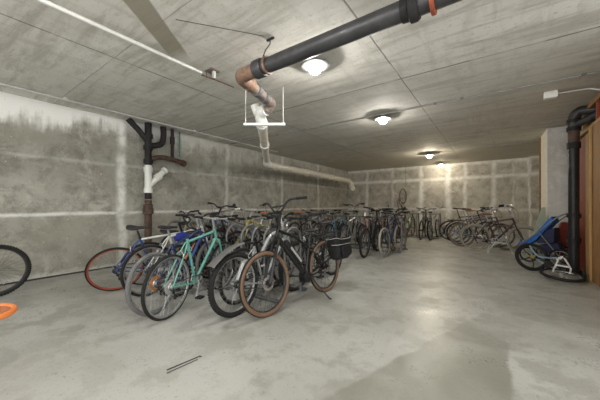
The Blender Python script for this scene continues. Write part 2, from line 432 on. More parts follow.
# the white strut hanger
sh = empty('strut_hanger', (-2.68, 2.88, H)); tag(sh, 'white strut bar hanging on two thin rods under the white pipe', 'hanger')
ux = Vector((.8145, .58, 0))
MB().box((0, 0, -.53), (.60, .045, .035), Matrix.Rotation(R(35.46), 3, 'Z')).build('strut', M_pvc, sh, False, .003)
for k in (-.27, .27): MB().tube([ux*k, ux*k+Vector((0, 0, -.55))], .006, 8).build('rod', M_galvp, sh)

# ------------------------------------------------------------------ soil stack on the left wall
PX = -5.80
st = empty('soil_stack', (PX, 2.74, 0)); tag(st, 'black and white vertical drain stack against the left wall with branches', 'pipe')
MB().tube([(0, 0, 1.32), (0, 0, 1.48)], .066, 20).build('black_pipe', M_irond, st); MB().tube([(0, 0, 2.0), (0, 0, H)], .066, 20).build('black_pipe', M_irond, st)
MB().tube([(0, 0, 0), (0, 0, 1.3)], .068, 20).rev([(.066, -.12), (.10, -.10), (.10, -.02), (.085, .04), (.095, .08), (.066, .1)], (0, 0, 1.12), (0, 0, 1), 24).build('rusty_pipe', M_rust, st)
wm = MB().tube([(0, 0, 1.46), (0, 0, 2.02)], .068, 20)
wm.rev([(.066, -.05), (.084, -.05), (.084, .05), (.066, .05)], (0, 0, 1.50), (0, 0, 1), 24).rev([(.066, -.05), (.084, -.05), (.084, .05), (.066, .05)], (0, 0, 1.93), (0, 0, 1), 24)
wm.tube([(0, 0, 1.58), (.02, .20, 1.80), (.02, .30, 1.91)], .06, 18).rev([(.058, -.05), (.08, -.05), (.08, .05), (.058, .05)], (.02, .19, 1.79), (0, .7, .7), 20).disc((.02, .33, 1.94), .078, .06, (0, .7, .7), 20)
wm.build('white_wye', M_pvc, st)
for zz in (2.10, 2.38, 2.62): MB().rev([(.065, -.04), (.088, -.04), (.088, .04), (.065, .04)], (0, 0, zz), (0, 0, 1), 24).build('coupling', M_irond, st)
MB().tube(smooth_path([(0, -.38, H-.01), (0, -.29, 2.80), (0, -.18, 2.70), (0, -.02, 2.52)], 5), .055, 16).build('branch', M_irond, st)
MB().tube(smooth_path([(.02, .30, H-.01), (.02, .31, 2.70), (.02, .27, 2.52), (.02, .14, 2.45), (0, .0, 2.42)], 5), .06, 16).build('branch', M_irond, st)
MB().tube(smooth_path([(0, .02, 2.10), (.02, .14, 2.19), (.03, .32, 2.22), (.03, .52, 2.20), (.03, .70, 2.17), (.03, .78, 2.14)], 5), .05, 16).disc((.03, .76, 2.15), .072, .09, (0, 1, -.3), 18).build('rusty_branch', M_rust, st)
MB().tube([(.03, .50, H-.01), (.03, .50, 2.22)], .035, 14).rev([(.03, -.08), (.05, -.08), (.05, .08), (.03, .08)], (.03, .50, 2.62), (0, 0, 1), 16).build('vent_pipe', M_irond, st)
tp = MB().tube([(0, 0, 0), (0, 0, -.58)], .014, 10).build('teal_pipe', M_tealp); tp.location = (-5.92, 3.50, H)
tag(tp, 'thin teal pipe stub dropping from ceiling beside the black drain stack', 'pipe')

# ------------------------------------------------------------------ right side: black stack, timber wall
BX, BY = 1.14, 6.58
bs = empty('black_soil_pipe', (BX, BY, 0)); tag(bs, 'tall black vertical soil pipe in front of the timber wall at right', 'pipe')
MB().tube([(0, 0, 0), (0, 0, 2.6)], .072, 22).build('pipe_barrel', plain('glossy_black_iron', (.03, .03, .033), .35, .3, .4), bs)
for z0, z1, rr in ((.98, 1.05, .092), (.0, .08, .10), (.55, .63, .092), (2.18, 2.28, .09), (2.48, 2.55, .095), (2.62, 2.68, .095)):
    MB().rev([(.07, 0), (rr, .0), (rr, z1-z0), (.07, z1-z0)], (0, 0, z0), (0, 0, 1), 24).build('coupling', M_irond, bs)
MB().tube([(0, 0, 2.26), (0, 0, 2.5)], .076, 20).build('rusted_section', M_rust, bs)
MB().tube(smooth_path([(0, 0, 2.5), (0, 0, 2.70), (.06, -.02, 2.80), (.16, -.05, 2.80), (.25, -.08, 2.80)], 5), .078, 20).build('top_elbow', M_iron, bs)
MB().tube([(0, 0, 2.56), (.12, -.14, 2.62), (.25, -.30, 2.66)], .055, 16).disc((.16, -.16, 2.63), .072, .07, (.8, -.8, .2), 18).build('branch', M_iron, bs)
def wood(name, a, b):
    t = NT(name, .6); x, y, z = t.xyz()
    g = t.noise(7, 6, .6, stretch=(4, 4, .35), dist=.6)
    c = t.mix(t.ramp(g, .35, .65), a, b)
    k = t.noise(3, 2); c = t.mix(t.ramp(k, .68, .74, 0, .6), c, tuple(v*.4 for v in b))
    t.base(c); t.bump(g, .2, .004); return t.m
W_tan = wood('tan_timber', (.50, .31, .12), (.36, .20, .07))
W_ply = wood('orange_plywood', (.33, .17, .06), (.20, .10, .035))
W_red = wood('red_stained_timber', (.34, .06, .025), (.17, .035, .015))
def slab(name, x0, x1, y0, y1, z0, z1, m, label, cat, bev=.004):
    b = MB().box(((x1-x0)/2, (y1-y0)/2, (z1-z0)/2), (x1-x0, y1-y0, z1-z0)).build(name, m, None, False, bev)
    b.location = (x0, y0, z0); return tag(b, label, cat)
slab('plywood_panel', 1.265, 1.285, 4.6, 6.17, .0, 2.44, W_ply, 'orange brown plywood sheet on the timber wall at the right edge', 'panel')
slab('highlight_batten', 1.235, 1.262, 6.10, 6.17, 0, 2.43, W_tan, 'narrow pale batten added as a highlight on the far edge of the plywood sheet', 'timber')  # thin added strip, its pale colour standing for the plywood's edge highlight
slab('wooden_stud', 1.29, 1.38, 6.20, 6.62, 0, 2.40, W_tan, 'wide tan upright board beside the plywood sheet', 'timber')
slab('wooden_stud', 1.30, 1.37, 6.66, 7.12, 0, 2.40, W_red, 'red stained upright board just behind the black soil pipe', 'timber')
slab('wooden_stud', 1.30, 1.39, 7.16, 7.9, 0, 2.40, W_tan, 'tan upright board at the far end of the timber wall', 'timber')
slab('wooden_beam', 1.28, 1.37, 4.0, 7.9, 2.44, 2.50, W_tan, 'lower timber plate along the top of the board wall', 'timber')
slab('wooden_beam', 1.28, 1.37, 4.0, 7.9, 2.79, 2.87, W_ply, 'upper timber plate tight under the ceiling at right', 'timber')
for i, y in enumerate((5.2, 6.0, 6.8, 7.6)):
    slab('wooden_block', 1.29, 1.36, y, y+.05, 2.505, 2.785, W_red if i % 2 else W_tan, 'short upright timber block between the two wall plates', 'timber')['group'] = 'short blocks between the wall plates'
slab('wall_sheathing', 1.60, 1.62, 3.6, 8.0, 0, 2.88, W_ply, 'brown sheathing board behind the timber studs', 'panel')

# ------------------------------------------------------------------ bicycles
M_tyre = plain('black_rubber', (.017, .0165, .016), .75, 0, .3)
M_tyreg = plain('dusty_grey_rubber', (.15, .15, .148), .85, 0, .3)
M_tyretan = plain('tan_sidewall_rubber', (.165, .095, .056), .7, 0, .25)
M_tyrepale = plain('cream_rubber', (.33, .31, .25), .75, 0, .25)
M_tyrebrown = plain('faded_brown_rubber', (.20, .13, .08), .8, 0, .3)
M_alu = plain('aluminium', (.55, .55, .55), .33, .85, .2)
M_rimd = plain('dull_aluminium_rim', (.15, .15, .147), .45, .5, .2)
M_aludk = plain('dark_anodised_metal', (.035, .035, .038), .45, .4, .2)
M_chrome = plain('worn_chrome', (.6, .6, .6), .22, 1.0, .2)
M_plast = plain('black_plastic', (.014, .014, .015), .5, 0, .2)
M_sad = plain('black_vinyl', (.03, .028, .03), .45, 0, .2)
M_sadbr = plain('brown_leather', (.26, .12, .05), .5, 0, .25)
M_redrim = plain('red_anodised_rim', (.42, .09, .05), .4, .4, .2)
M_gripbr = plain('brown_grip_rubber', (.20, .07, .035), .6)
M_orange_pl = plain('orange_plastic', (.50, .20, .06), .5, 0, .3)
M_greypl = plain('clear_grey_plastic', (.35, .35, .33), .4)
def paint(name, c, met=.15): return plain(name+'_paint', c, .32, met, .18, .4)
PT = dict(teal=paint('teal', (.16, .44, .38)), black=paint('black', (.012, .012, .013)), silver=paint('silver', (.46, .48, .49), .45),
          blue=paint('blue', (.04, .08, .26)), dkblue=paint('dark_blue', (.025, .04, .12)), white=paint('white', (.66, .66, .64)), red=paint('red', (.20, .03, .025)),
          yellow=paint('yellow', (.42, .37, .07)), maroon=paint('maroon', (.045, .016, .015)), grey=paint('grey', (.16, .165, .17)),
          green=paint('dark_green', (.03, .11, .06)), orange=paint('orange', (.62, .22, .09)), ltblue=paint('light_blue', (.16, .36, .50)), brown=paint('brown', (.16, .09, .05)), pale=paint('pale_grey', (.42, .43, .42)))

def wheel(root, c, P, S, rear, n):
    r, tw = P['r'], P['tw']; c = Vector(c)
    rr = r-tw
    w = empty('wheel'); w.parent = root
    rim = MB(); rw = min(.014, tw*.8)
    rim.rev([(rr-tw*.6, -rw), (rr-tw*.6, rw), (rr-tw*.6-.016, rw*.7), (rr-tw*.6-.020, 0), (rr-tw*.6-.016, -rw*.7)], c, (0, 1, 0), n)
    rim.xf(S).build('rim', P['rim'], w)
    ty = MB(); seg = 10 if n > 40 else 7
    if P['wall']:
        ty.cur = 1; ty.ring(c, rr, tw, (0, 1, 0), n, seg); ty.cur = 0
        ty.rev([(rr+tw*1.04*math.cos(a), tw*1.02*math.sin(a)) for a in [R(q) for q in (-42, -20, 0, 20, 42)]]+[(rr+tw*.5, 0)], c, (0, 1, 0), n)
    else: ty.ring(c, rr, tw, (0, 1, 0), n, seg)
    if P['knob'] and n > 40:
        for i in range(72):
            a = 2*PI*i/72; d = Vector((math.cos(a), 0, math.sin(a)))
            for q in ((-.55, 0, .55) if i % 2 else (-.3, .3)):
                rm = Matrix.Rotation(-a, 3, 'Y')
                ty.box(c+d*(rr+tw*math.cos(q*1.1)+.001)+Vector((0, math.sin(q*1.2)*tw, 0)), (.007, tw*.32, .014), rm)
    ty.xf(S).build('tire', [P['tyre'], P['wall'] or P['tyre']], w)
    hb = MB().disc(c, .016, .07 if not rear else .1, (0, 1, 0), 12).disc(c+Vector((0, .03, 0)), .026, .005, (0, 1, 0), 14).disc(c-Vector((0, .03, 0)), .026, .005, (0, 1, 0), 14)
    hb.tube([c-Vector((0, .062, 0)), c+Vector((0, .062, 0))], .006, 8)
    hb.xf(S).build('hub', M_alu if not P['dark'] else M_aludk, w)
    sp = MB(); ns = P['ns']; R1 = rr-tw*.6-.017
    for i in range(ns):
        a = 2*PI*i/ns; sd = 1 if i % 2 else -1
        b = a+(.55 if (i//2) % 2 else -.55)
        p0 = c+Vector((math.cos(b)*.025, sd*.03, math.sin(b)*.025)); p1 = c+Vector((math.cos(a)*R1, sd*.003, math.sin(a)*R1))
        sp.tube([p0, p1], P['sr'], 3, caps=False)
    sp.xf(S).build('spokes', P['spoke'], w)
    if P['disc']:
        MB().rev([(.045, -.001), (.078, -.001), (.078, .001), (.045, .001)], c+Vector((0, .04, 0)), (0, 1, 0), 24).xf(S).build('brake_disc', M_chrome, w)
    if P['refl']:
        a = rnd.uniform(0, 6); q = c+Vector((math.cos(a)*R1*.68, 0, math.sin(a)*R1*.68))
        MB().box(q, (.02, .012, .05), Matrix.Rotation(-a, 3, 'Y')).xf(S).build('reflector', M_greypl, w, False)
    return w
DEF = dict(r=.34, tw=.02, wb=1.03, size=.50, style='diamond', paint='black', paint2=None, bar='flat', tyre=M_tyre, wall=None, rim=None, spoke=M_alu,
           ns=28, sr=.0013, knob=False, disc=False, refl=True, dark=False, saddle=M_sad, nosaddle=False, fender=None, rack=False, n=32, tr=.016,
           grip=M_plast, sus=False, stem_h=.14, sh=.16, bag=None, mirror=False, bell=False, guard=None, kick=False, bottle=None, plate=None, lights=False, fw=None, ptop=None, fbag=None)
NB = [0]
def bike(loc, head, label, lean=0, pitch=0, steer=0, name='bicycle', group=None, scale=1, **kw):
    P = dict(DEF); P.update(kw)
    if P['rim'] is None: P['rim'] = M_alu if P['n'] > 60 else M_rimd; NB[0] += 1
    root = empty(name, loc, (R(lean), R(-pitch), R(head))); root.scale = (scale,)*3
    tag(root, label, 'bicycle', group)
    r, tw, wb, n = P['r'], P['tw'], P['wb'], P['n']
    seg = 10 if n > 40 else 6
    I = lambda p: p
    st_ = P['style']; tr = P['tr']; pm_ = PT[P['paint']]; pm2 = PT[P['paint2']] if P['paint2'] else pm_
    ra = Vector((0, 0, r)); fa = Vector((wb, 0, r)); bb = Vector((.43, 0, r-.06))
    fl = r+.045+tw+(.045 if P['sus'] else 0)                     # axle to crown
    ang = R(71); k = 1/math.tan(ang)
    hb = Vector((wb-.045-fl*k, 0, r+fl)); ht = hb+Vector((-k*.13, 0, .13))
    ax = (ht-hb).normalized()
    SR = Matrix.Rotation(R(steer), 4, ax)
    S = lambda p: hb+(SR @ (p-hb))
    sz = P['size']; sc = bb+Vector((-math.cos(R(73))*sz, 0, math.sin(R(73))*sz))
    # frame
    fr = MB()
    if st_ in ('diamond', 'mtb'):
        fr.cur = 2 if P['ptop'] else 0
        fr.tube([sc+Vector((.005, 0, -.02)), ht+Vector((0, 0, -.02))], tr*.95, seg); fr.cur = 1
        fr.tube([bb, hb+Vector((0, 0, .03))], tr*1.15, seg); fr.cur = 0
    elif st_ == 'step':
        low = bb+(sc-bb)*.45
        fr.tube(smooth_path([low, low+Vector((.14, 0, .02)), (hb+low)/2+Vector((.05, 0, -.02)), ht+Vector((0, 0, -.03))], 5), tr, seg); fr.cur = 1
        fr.tube(smooth_path([bb, bb+Vector((.15, 0, .04)), (bb+hb)/2+Vector((.06, 0, -.06)), hb+Vector((0, 0, .02))], 5), tr*1.1, seg); fr.cur = 0
    elif st_ == 'swoop':                        # one thick curved main tube running down to the rear axle
        fr.tube(smooth_path([ra+Vector((.02, 0, .02)), ra+Vector((.16, 0, .24)), sc+Vector((.06, 0, -.14)), (sc+ht)/2+Vector((.02, 0, .02)), ht+Vector((0, 0, -.03))], 6), tr*1.5, seg); fr.cur = 1
        fr.tube([bb, hb+Vector((0, 0, .03))], tr*1.3, seg); fr.cur = 0
    elif st_ == 'ebike':
        fr.tube([bb+Vector((0, 0, .02)), hb+Vector((0, 0, .03))], .034, 12)
        fr.tube([sc+Vector((0, 0, -.10)), (sc+ht)/2+Vector((0, 0, -.03)), ht+Vector((0, 0, -.04))], .02, 10)
    fr.tube([bb, sc+Vector((-.004, 0, .012))], tr, seg)
    fr.tube([hb-ax*.005, ht+ax*.005], tr*1.25, seg+2)
    fr.tube([bb-Vector((0, .036, 0)), bb+Vector((0, .036, 0))], .022, seg+2)
    for sd in (-1, 1):
        fr.tube([bb+Vector((-.01, sd*.02, 0)), bb+Vector((-.1, sd*(tw+.022), .005)), ra+Vector((.01, sd*.058, 0))], tr*.62, seg)
        top = sc+Vector((-.01, sd*.012, -.02)) if st_ != 'ebike' else sc+Vector((-.01, sd*.012, -.12))
        fr.tube([top, top+(ra-top)*.25+Vector((0, sd*(tw+.008), 0)), ra+Vector((.004, sd*.058, .01))], tr*.5, seg)
        fr.disc(ra+Vector((.002, sd*.058, 0)), .018, .006, (0, 1, 0), 10)
    fr.build('frame', [pm_, pm2]+([PT[P['ptop']]] if P['ptop'] else []), root)
    if st_ == 'ebike':
        d = (hb-bb).normalized(); nrm = Vector((-d.z, 0, d.x)); mid = bb+(hb-bb)*.53+nrm*.062
        rm = Matrix((d, Vector((0, 1, 0)), nrm)).transposed()
        b = MB().box(mid, (.40, .085, .075), rm).build('battery', M_plast, root, False, .012)
        MB().box(mid+nrm*.03-d*.02+Vector((0, .044, 0))-nrm*.03, (.26, .004, .03), rm).build('battery_label', M_greypl, b, False)
        MB().disc(bb, .07, .11, (0, 1, 0), 24).build('motor', M_plast, root, True, .006)
    # fork
    fk = MB(); fwid = max(.048, tw+.022)
    crown = S(hb)
    fb = [hb+Vector((0, sd*fwid, -.012)) for sd in (-1, 1)]
    fk.tube([hb+Vector((0, -fwid, -.012)), hb+Vector((0, 0, .0)), hb+Vector((0, fwid, -.012))], tr*1.0, seg)
    for sd in (-1, 1):
        a0 = hb+Vector((0, sd*fwid, -.01)); a1 = fa+Vector((0, sd*fwid, .0))
        if P['sus']:
            m_ = a0+(a1-a0)*.45
            fk.cur = 1; fk.tube([a0, m_], .015, seg+2); fk.cur = 0; fk.tube([m_, a1+Vector((-.02, 0, 0))], .019, seg+2); fk.box(a1+Vector((-.008, 0, 0)), (.03, .012, .035))
        else:
            fk.tube([a0, a0+(a1-a0)*.6+Vector((-.022, 0, 0)), a1], [tr*.85, tr*.75, tr*.45], seg)
    fk.xf(S).build('fork', ([M_aludk if P['dark'] else PT['grey'], M_plast]) if P['sus'] else [PT[P['fw']] if P['fw'] else pm_]*2, root)
    wheel(root, ra, P, I, True, n); wheel(root, fa, P, S, False, n)
    # drivetrain
    ca = rnd.uniform(0, 2*PI); cd = Vector((math.cos(ca), 0, math.sin(ca)))
    R1 = .085 if st_ != 'ebike' else .075; y0 = -.048
    ck = MB().rev([(R1-.014, -.002), (R1, -.002), (R1, .002), (R1-.014, .002)], bb+Vector((0, y0, 0)), (0, 1, 0), 30)
    for i in range(5):
        a = ca+2*PI*i/5; ck.tube([bb+Vector((0, y0, 0)), bb+Vector((math.cos(a)*(R1-.008), y0, math.sin(a)*(R1-.008)))], .006, 5)
    ck.tube([bb+Vector((0, y0-.012, 0)), bb+Vector((0, y0-.022, 0))+cd*.17], .010, 6).tube([bb+Vector((0, .052, 0)), bb+Vector((0, .062, 0))-cd*.17], .010, 6)
    ck.tube([bb+Vector((0, y0-.014, 0)), bb+Vector((0, .056, 0))], .012, 8)
    cko = ck.build('crankset', M_alu if not P['dark'] else M_aludk, root)
    for s2, yy in ((1, y0-.07), (-1, .11)):
        MB().box(bb+cd*(.17*s2)+Vector((0, yy, 0)), (.085, .075, .022)).build('pedal', M_plast, cko, False, .004)
    R2 = .035
    t0 = bb+Vector((0, y0, 0)); t1 = ra+Vector((0, y0, 0))
    pts = arc(t0, R1+.002, -85, 88, 10)+arc(t1, R2+.002, 95, 262, 8)
    MB().tube(pts, .0045, 4, closed=True).build('chain', M_aludk, root)
    MB().disc(ra+Vector((0, -.038, 0)), .022, .03, (0, 1, 0), 20, r2=.045).build('cassette', M_aludk if not P['guard'] else M_alu, root)
    if P['guard']:
        MB().rev([(.02, -.001), (.078, -.001), (.080, .002), (.02, .001)], ra+Vector((0, -.026, 0)), (0, 1, 0), 28).build('spoke_protector', P['guard'], root)
    MB().tube([ra+Vector((0, -.06, -.01)), ra+Vector((.02, -.06, -.06))], .008, 6).tube([ra+Vector((.02, -.055, -.05)), ra+Vector((.045, -.052, -.13))], .007, 6).disc(ra+Vector((.022, -.05, -.06)), .02, .008, (0, 1, 0), 12).disc(ra+Vector((.045, -.05, -.125)), .02, .008, (0, 1, 0), 12).build('derailleur', M_aludk, root)
    # seat
    up = (sc-bb).normalized(); spt = sc+up*P['sh']
    if not P['nosaddle']:
        MB().tube([sc, spt], .0135, 8).disc(sc+up*.008, .02, .02, up, 12).build('seat_post', M_alu if not P['dark'] else M_aludk, root)
        secs = []
        wide = .075 if P['saddle'] is M_sad else .085
        for tt, hw, hz, dz in ((0, .55*wide, .012, .012), (.08, .95*wide, .026, .012), (.22, wide, .032, .008), (.45, .55*wide, .028, .0), (.7, .28*wide, .022, .002), (.92, .24*wide, .018, .0), (1, .12*wide, .008, -.006)):
            x = -.13+tt*.27
            secs.append([spt+Vector((x, hw*math.cos(a), .03+dz+(hz if math.sin(a) > 0 else hz*.7)*math.sin(a))) for a in [2*PI*i/12 for i in range(12)]])
        so = MB().loft(secs).build('saddle', P['saddle'], root)
        MB().tube([spt+Vector((-.10, .02, .02)), spt+Vector((0, .02, 0)), spt+Vector((.10, .01, .02))], .0035, 4).tube([spt+Vector((-.10, -.02, .02)), spt+Vector((0, -.02, 0)), spt+Vector((.10, -.01, .02))], .0035, 4).build('rails', M_alu, so)
    # cockpit
    c0 = ht+ax*P['stem_h']; b = P['bar']
    ext = {'flat': .08, 'riser': .05, 'drop': .09, 'cruiser': .03, 'high': .03, 'bmx': .04}[b]
    cl = c0+Vector((ext, 0, .012))
    MB().tube([ht, c0+ax*.01], .017, 8).tube([c0, cl], .015, 8).tube([cl-Vector((0, .025, 0)), cl+Vector((0, .025, 0))], .02, 8).xf(S).build('stem', M_plast if P['dark'] else M_alu, root)
    hbm = MB(); V = Vector; grips = []; 
    if b == 'flat':
        hbm.tube([cl+V((-.03, -.29, .01)), cl+V((0, -.05, 0)), cl+V((0, .05, 0)), cl+V((-.03, .29, .01))], .0115, 8)
        grips = [(cl+V((-.03, s*.30, .01)), cl+V((-.018, s*.19, .006))) for s in (-1, 1)]
    elif b == 'riser':
        for s in (-1, 1): hbm.tube(smooth_path([cl, cl+V((0, s*.05, 0)), cl+V((-.005, s*.13, .045)), cl+V((-.02, s*.20, .05)), cl+V((-.055, s*.33, .055))], 4), .0125, 8)
        grips = [(cl+V((-.058, s*.34, .055)), cl+V((-.03, s*.225, .051))) for s in (-1, 1)]
    elif b == 'bmx':
        for s in (-1, 1): hbm.tube(smooth_path([cl, cl+V((0, s*.06, .0)), cl+V((-.005, s*.14, .12)), cl+V((-.02, s*.20, .13)), cl+V((-.045, s*.34, .125))], 4), .0115, 8)
        hbm.tube([cl+V((0, -.13, .10)), cl+V((0, .13, .10))], .009, 6)
        grips = [(cl+V((-.046, s*.35, .125)), cl+V((-.025, s*.23, .129))) for s in (-1, 1)]
    elif b == 'high':                          # tall swept-back e-bike bar
        for s in (-1, 1): hbm.tube(smooth_path([cl, cl+V((.01, s*.06, .01)), cl+V((.0, s*.16, .11)), cl+V((-.03, s*.24, .135)), cl+V((-.09, s*.37, .13))], 5), .013, 10)
        hbm.tube([cl+V((.005, -.12, .07)), cl+V((.005, .12, .07))], .010, 6)
        grips = [(cl+V((-.095, s*.38, .13)), cl+V((-.04, s*.265, .134))) for s in (-1, 1)]
    elif b == 'cruiser':
        for s in (-1, 1): hbm.tube(smooth_path([cl, cl+V((.04, s*.05, .01)), cl+V((.04, s*.17, .09)), cl+V((-.06, s*.27, .10)), cl+V((-.22, s*.29, .08))], 5), .0115, 8)
        grips = [(cl+V((-.23, s*.29, .079)), cl+V((-.12, s*.283, .092))) for s in (-1, 1)]
    else:
        for s in (-1, 1): hbm.tube(smooth_path([cl, cl+V((0, s*.15, 0)), cl+V((.01, s*.20, 0)), cl+V((.08, s*.21, -.01)), cl+V((.115, s*.21, -.06)), cl+V((.07, s*.21, -.125)), cl+V((-.03, s*.21, -.13))], 5), .0125, 8)
        grips = [(cl+V((.10, s*.212, -.02)), cl+V((.04, s*.211, -.002))) for s in (-1, 1)]
    ho = hbm.xf(S).build('handlebar', M_aludk if (P['dark'] or b in ('riser',)) else M_alu, root)
    for g0, g1 in grips:
        MB().tube([g0, g1], .0165, 8).xf(S).build('grip', P['grip'], ho)
        e = g1+(g1-g0)*.35
        sgn = 1 if g0.y > 0 else -1
        lv = MB().tube([e, e+V((.035, 0, -.008))], .010, 6).tube(smooth_path([e+V((.035, 0, -.01)), e+V((.05, sgn*.03, -.015)), e+V((.035, sgn*.10, -.018))], 3), .006, 6)
        lv.xf(S).build('brake_lever', M_plast, ho)
    # cables
    cb = MB()
    for i, (g0, g1) in enumerate(grips):
        e = g1+(g1-g0)*.35+V((.035, 0, 0)); tgt = fa+V((-.05, .05, .1)) if i == 0 else sc+V((.12, 0, -.03))
        mid = cl+V((.13, (e.y*.25), -.03)); m2 = hb+V((.07, 0, .08))
        cb.tube(smooth_path([e, mid, m2, hb+V((.03, (.02 if i else -.02), 0))], 5), .0028, 4)
    cb.xf(S).build('cable', M_plast, root)
    if P['mirror']:
        g = grips[P['mirror']-1][0] if isinstance(P['mirror'], int) else grips[0][0]
        MB().tube([g, g+V((0, (.05 if g.y > 0 else -.05), .03))], .006, 6).disc(g+V((-.01, (.09 if g.y > 0 else -.09), .05)), .035, .018, (1, 0, .1), 20).xf(S).build('mirror', M_plast, ho)
    if P['disc'] is False:
        for cpt, sg in ((hb+V((.03, 0, -.03)), S), (sc+(ra-sc)*.3+V((-.03, 0, .0)), I)):
            MB().tube(arc(cpt+V((0, 0, -.02)), .045, -20, 200, 6, (0, 1, 0)), .007, 5).xf(sg).build('brake_caliper', M_alu, root)
    # fenders
    if P['fender']:
        for c, sg, a0, a1 in ((ra, I, 40, 205), (fa, S, -5, 140) if False else (fa, S, 15, 165)):
            rf = r+.018; secs = []
            N_ = 14
            for i in range(N_+1):
                a = R(a0+(a1-a0)*i/N_); d = V((math.cos(a), 0, math.sin(a)))
                w_ = tw+.012
                secs.append([c+d*rf+V((0, -w_, 0))-d*.016, c+d*(rf+.008)+V((0, -w_*.5, 0)), c+d*(rf+.010), c+d*(rf+.008)+V((0, w_*.5, 0)), c+d*rf+V((0, w_, 0))-d*.016,
                             c+d*(rf+.004)+V((0, w_*.45, 0)), c+d*(rf+.006), c+d*(rf+.004)+V((0, -w_*.45, 0))])
            m = MB().loft(secs)
            for sd in (-1, 1):
                a = R(a1-25); m.tube([c+V((0, sd*.05, 0)), c+V((math.cos(a)*rf, sd*(tw+.01), math.sin(a)*rf))], .0022, 4)
            m.xf(sg).build('fender', P['fender'], root)
    if P['plate']:                              # long flat clip-on mudguard
        a = sc+(ra-sc)*.2; m = MB()
        x1 = -.38
        secs = []
        for i in range(9):
            t_ = i/8; p = V((.12-.44*t_, 0, 2*r+.10-.02*t_-.17*t_*t_)); w_ = .04+.025*t_
            secs.append([p+V((0, -w_, -.015)), p+V((0, -w_*.5, .004)), p+V((0, w_*.5, .004)), p+V((0, w_, -.015)), p+V((0, w_*.5, -.002)), p+V((0, -w_*.5, -.002))])
        m.loft(secs).build('mudguard', P['plate'], root)
        MB().tube([sc+V((0, 0, .05)), V((.08, 0, 2*r+.10))], .012, 8).build('mudguard_arm', M_plast, root)
    if P['rack']:
        m = MB(); zt = 2*r+.06
        for sd in (-1, 1):
            m.tube([V((-.30, sd*.06, zt)), V((.12, sd*.05, zt))], .006, 6); m.tube([ra+V((0, sd*.062, .01)), V((-.10, sd*.062, zt))], .005, 5); m.tube([ra+V((0, sd*.062, .01)), V((.02, sd*.062, zt))], .005, 5)
        for i in range(4): m.tube([V((-.30+i*.13, -.06, zt)), V((-.30+i*.13, .06, zt))], .005, 5)
        m.tube([V((.12, -.05, zt)), V((.12, .05, zt))], .006, 6); m.tube([V((.12, 0, zt)), sc+V((0, 0, -.08))], .006, 6)
        m.build('luggage_rack', M_aludk, root)
    if P['kick']:
        MB().tube([bb+V((-.06, .05, -.02)), V((bb.x-.14, .24, .012))], .010, 8).tube([V((bb.x-.14, .24, .012)), V((bb.x-.12, .28, .012))], .012, 8).build('kickstand', M_aludk, root)
    if P['bottle']:
        d = (hb-bb).normalized(); nrm = V((-d.z, 0, d.x)); m_ = bb+(hb-bb)*.45+nrm*.055
        MB().tube([m_-d*.09, m_+d*.07, m_+d*.09], [.035, .035, .02], 12).build('water_bottle', P['bottle'], root)
    if P['bag']:
        q = cl+V((.10, 0, -.08))
        m = MB(); secs = []
        for i in range(7):
            t_ = -1+2*i/6; s_ = (1-.25*t_*t_)
            secs.append([q+V((.075*s_*math.cos(a), .12*t_, .08*s_*math.sin(a))) for a in [2*PI*j/12 for j in range(12)]])
        m.loft(secs).xf(S).build('handlebar_bag', P['bag'], root)
    if P['fbag']:
        q = sc+V((.25, 0, -.04)); secs = []
        for i in range(7):
            t_ = -1+2*i/6; s_ = 1-.3*t_*t_
            secs.append([q+V((.16*t_, .05*s_*math.cos(a), .075*s_*math.sin(a))) for a in [2*PI*j/12 for j in range(12)]])
        MB().loft(secs).build('frame_bag', P['fbag'], root)
    if P['lights']:
        MB().disc(ht+V((.06, 0, .02)), .03, .05, (1, 0, 0), 14).xf(S).build('headlight', M_plast, root)
    return root
near = dict(n=64, ns=32)
G1 = None
# ---- near rack, bikes pushed in from the near side (rear wheels towards the camera)
bike((-4.32, 1.60, 0), 71, 'blue road bicycle with a red-rimmed rear wheel and black saddle', lean=21, paint='blue', ptop='white', tw=.014, rim=M_redrim, size=.54, bar='drop', sh=.13, dark=True, **near)
bike((-4.26, 1.98, 0), 76, 'dark grey bicycle close beside the blue one with the red-rimmed wheel', lean=14, paint='grey', paint2='ltblue', tw=.018, size=.48, bar='flat', sh=.05, **near)
bike((-3.72, 1.75, 0), 92, 'orange and white bicycle with a royal blue bag on its frame', lean=3, paint='white', paint2='orange', tw=.02, size=.52, bar='flat', sh=.08,
     fbag=plain('royal_blue_nylon', (.02, .035, .26), .8), **near)
bike((-3.02, 1.50, 0), 108, 'bicycle with dusty grey tyres and an orange spoke protector', lean=-3, paint='dkblue', paint2='blue', tyre=M_tyreg, tw=.022, guard=M_orange_pl, size=.46, nosaddle=True, bar='riser', **near)
bike((-2.80, 1.52, 0), 109, 'teal road bicycle without a saddle, its rear wheel nearest the camera', lean=2, paint='teal', tw=.017, guard=M_greypl, size=.54, nosaddle=True, bar='flat', grip=M_plast, **near)
bike((-2.27, 1.99, 0), 90, 'silver bicycle with thick curved frame and a clip-on mudguard', lean=-2, paint='silver', style='swoop', tyre=M_tyre, tw=.028, knob=True, size=.44, nosaddle=True, bar='riser', grip=M_gripbr,
     plate=plain('grey_mudguard_plastic', (.13, .13, .125), .45), stem_h=.16, wb=1.08, **near)
bike((-2.52, 2.25, 0), 97, 'black road bicycle without a saddle between the teal and silver bicycles', lean=3, paint='black', tw=.018, size=.46, nosaddle=True, bar='flat', dark=True, rim=M_rimd, **near)
bike((-3.36, 1.98, 0), 95, 'black hybrid bicycle half hidden behind the grey-tyred wheel', lean=-2, paint='black', tw=.02, size=.46, bar='flat', dark=True, sh=.06, rim=M_rimd, **near)
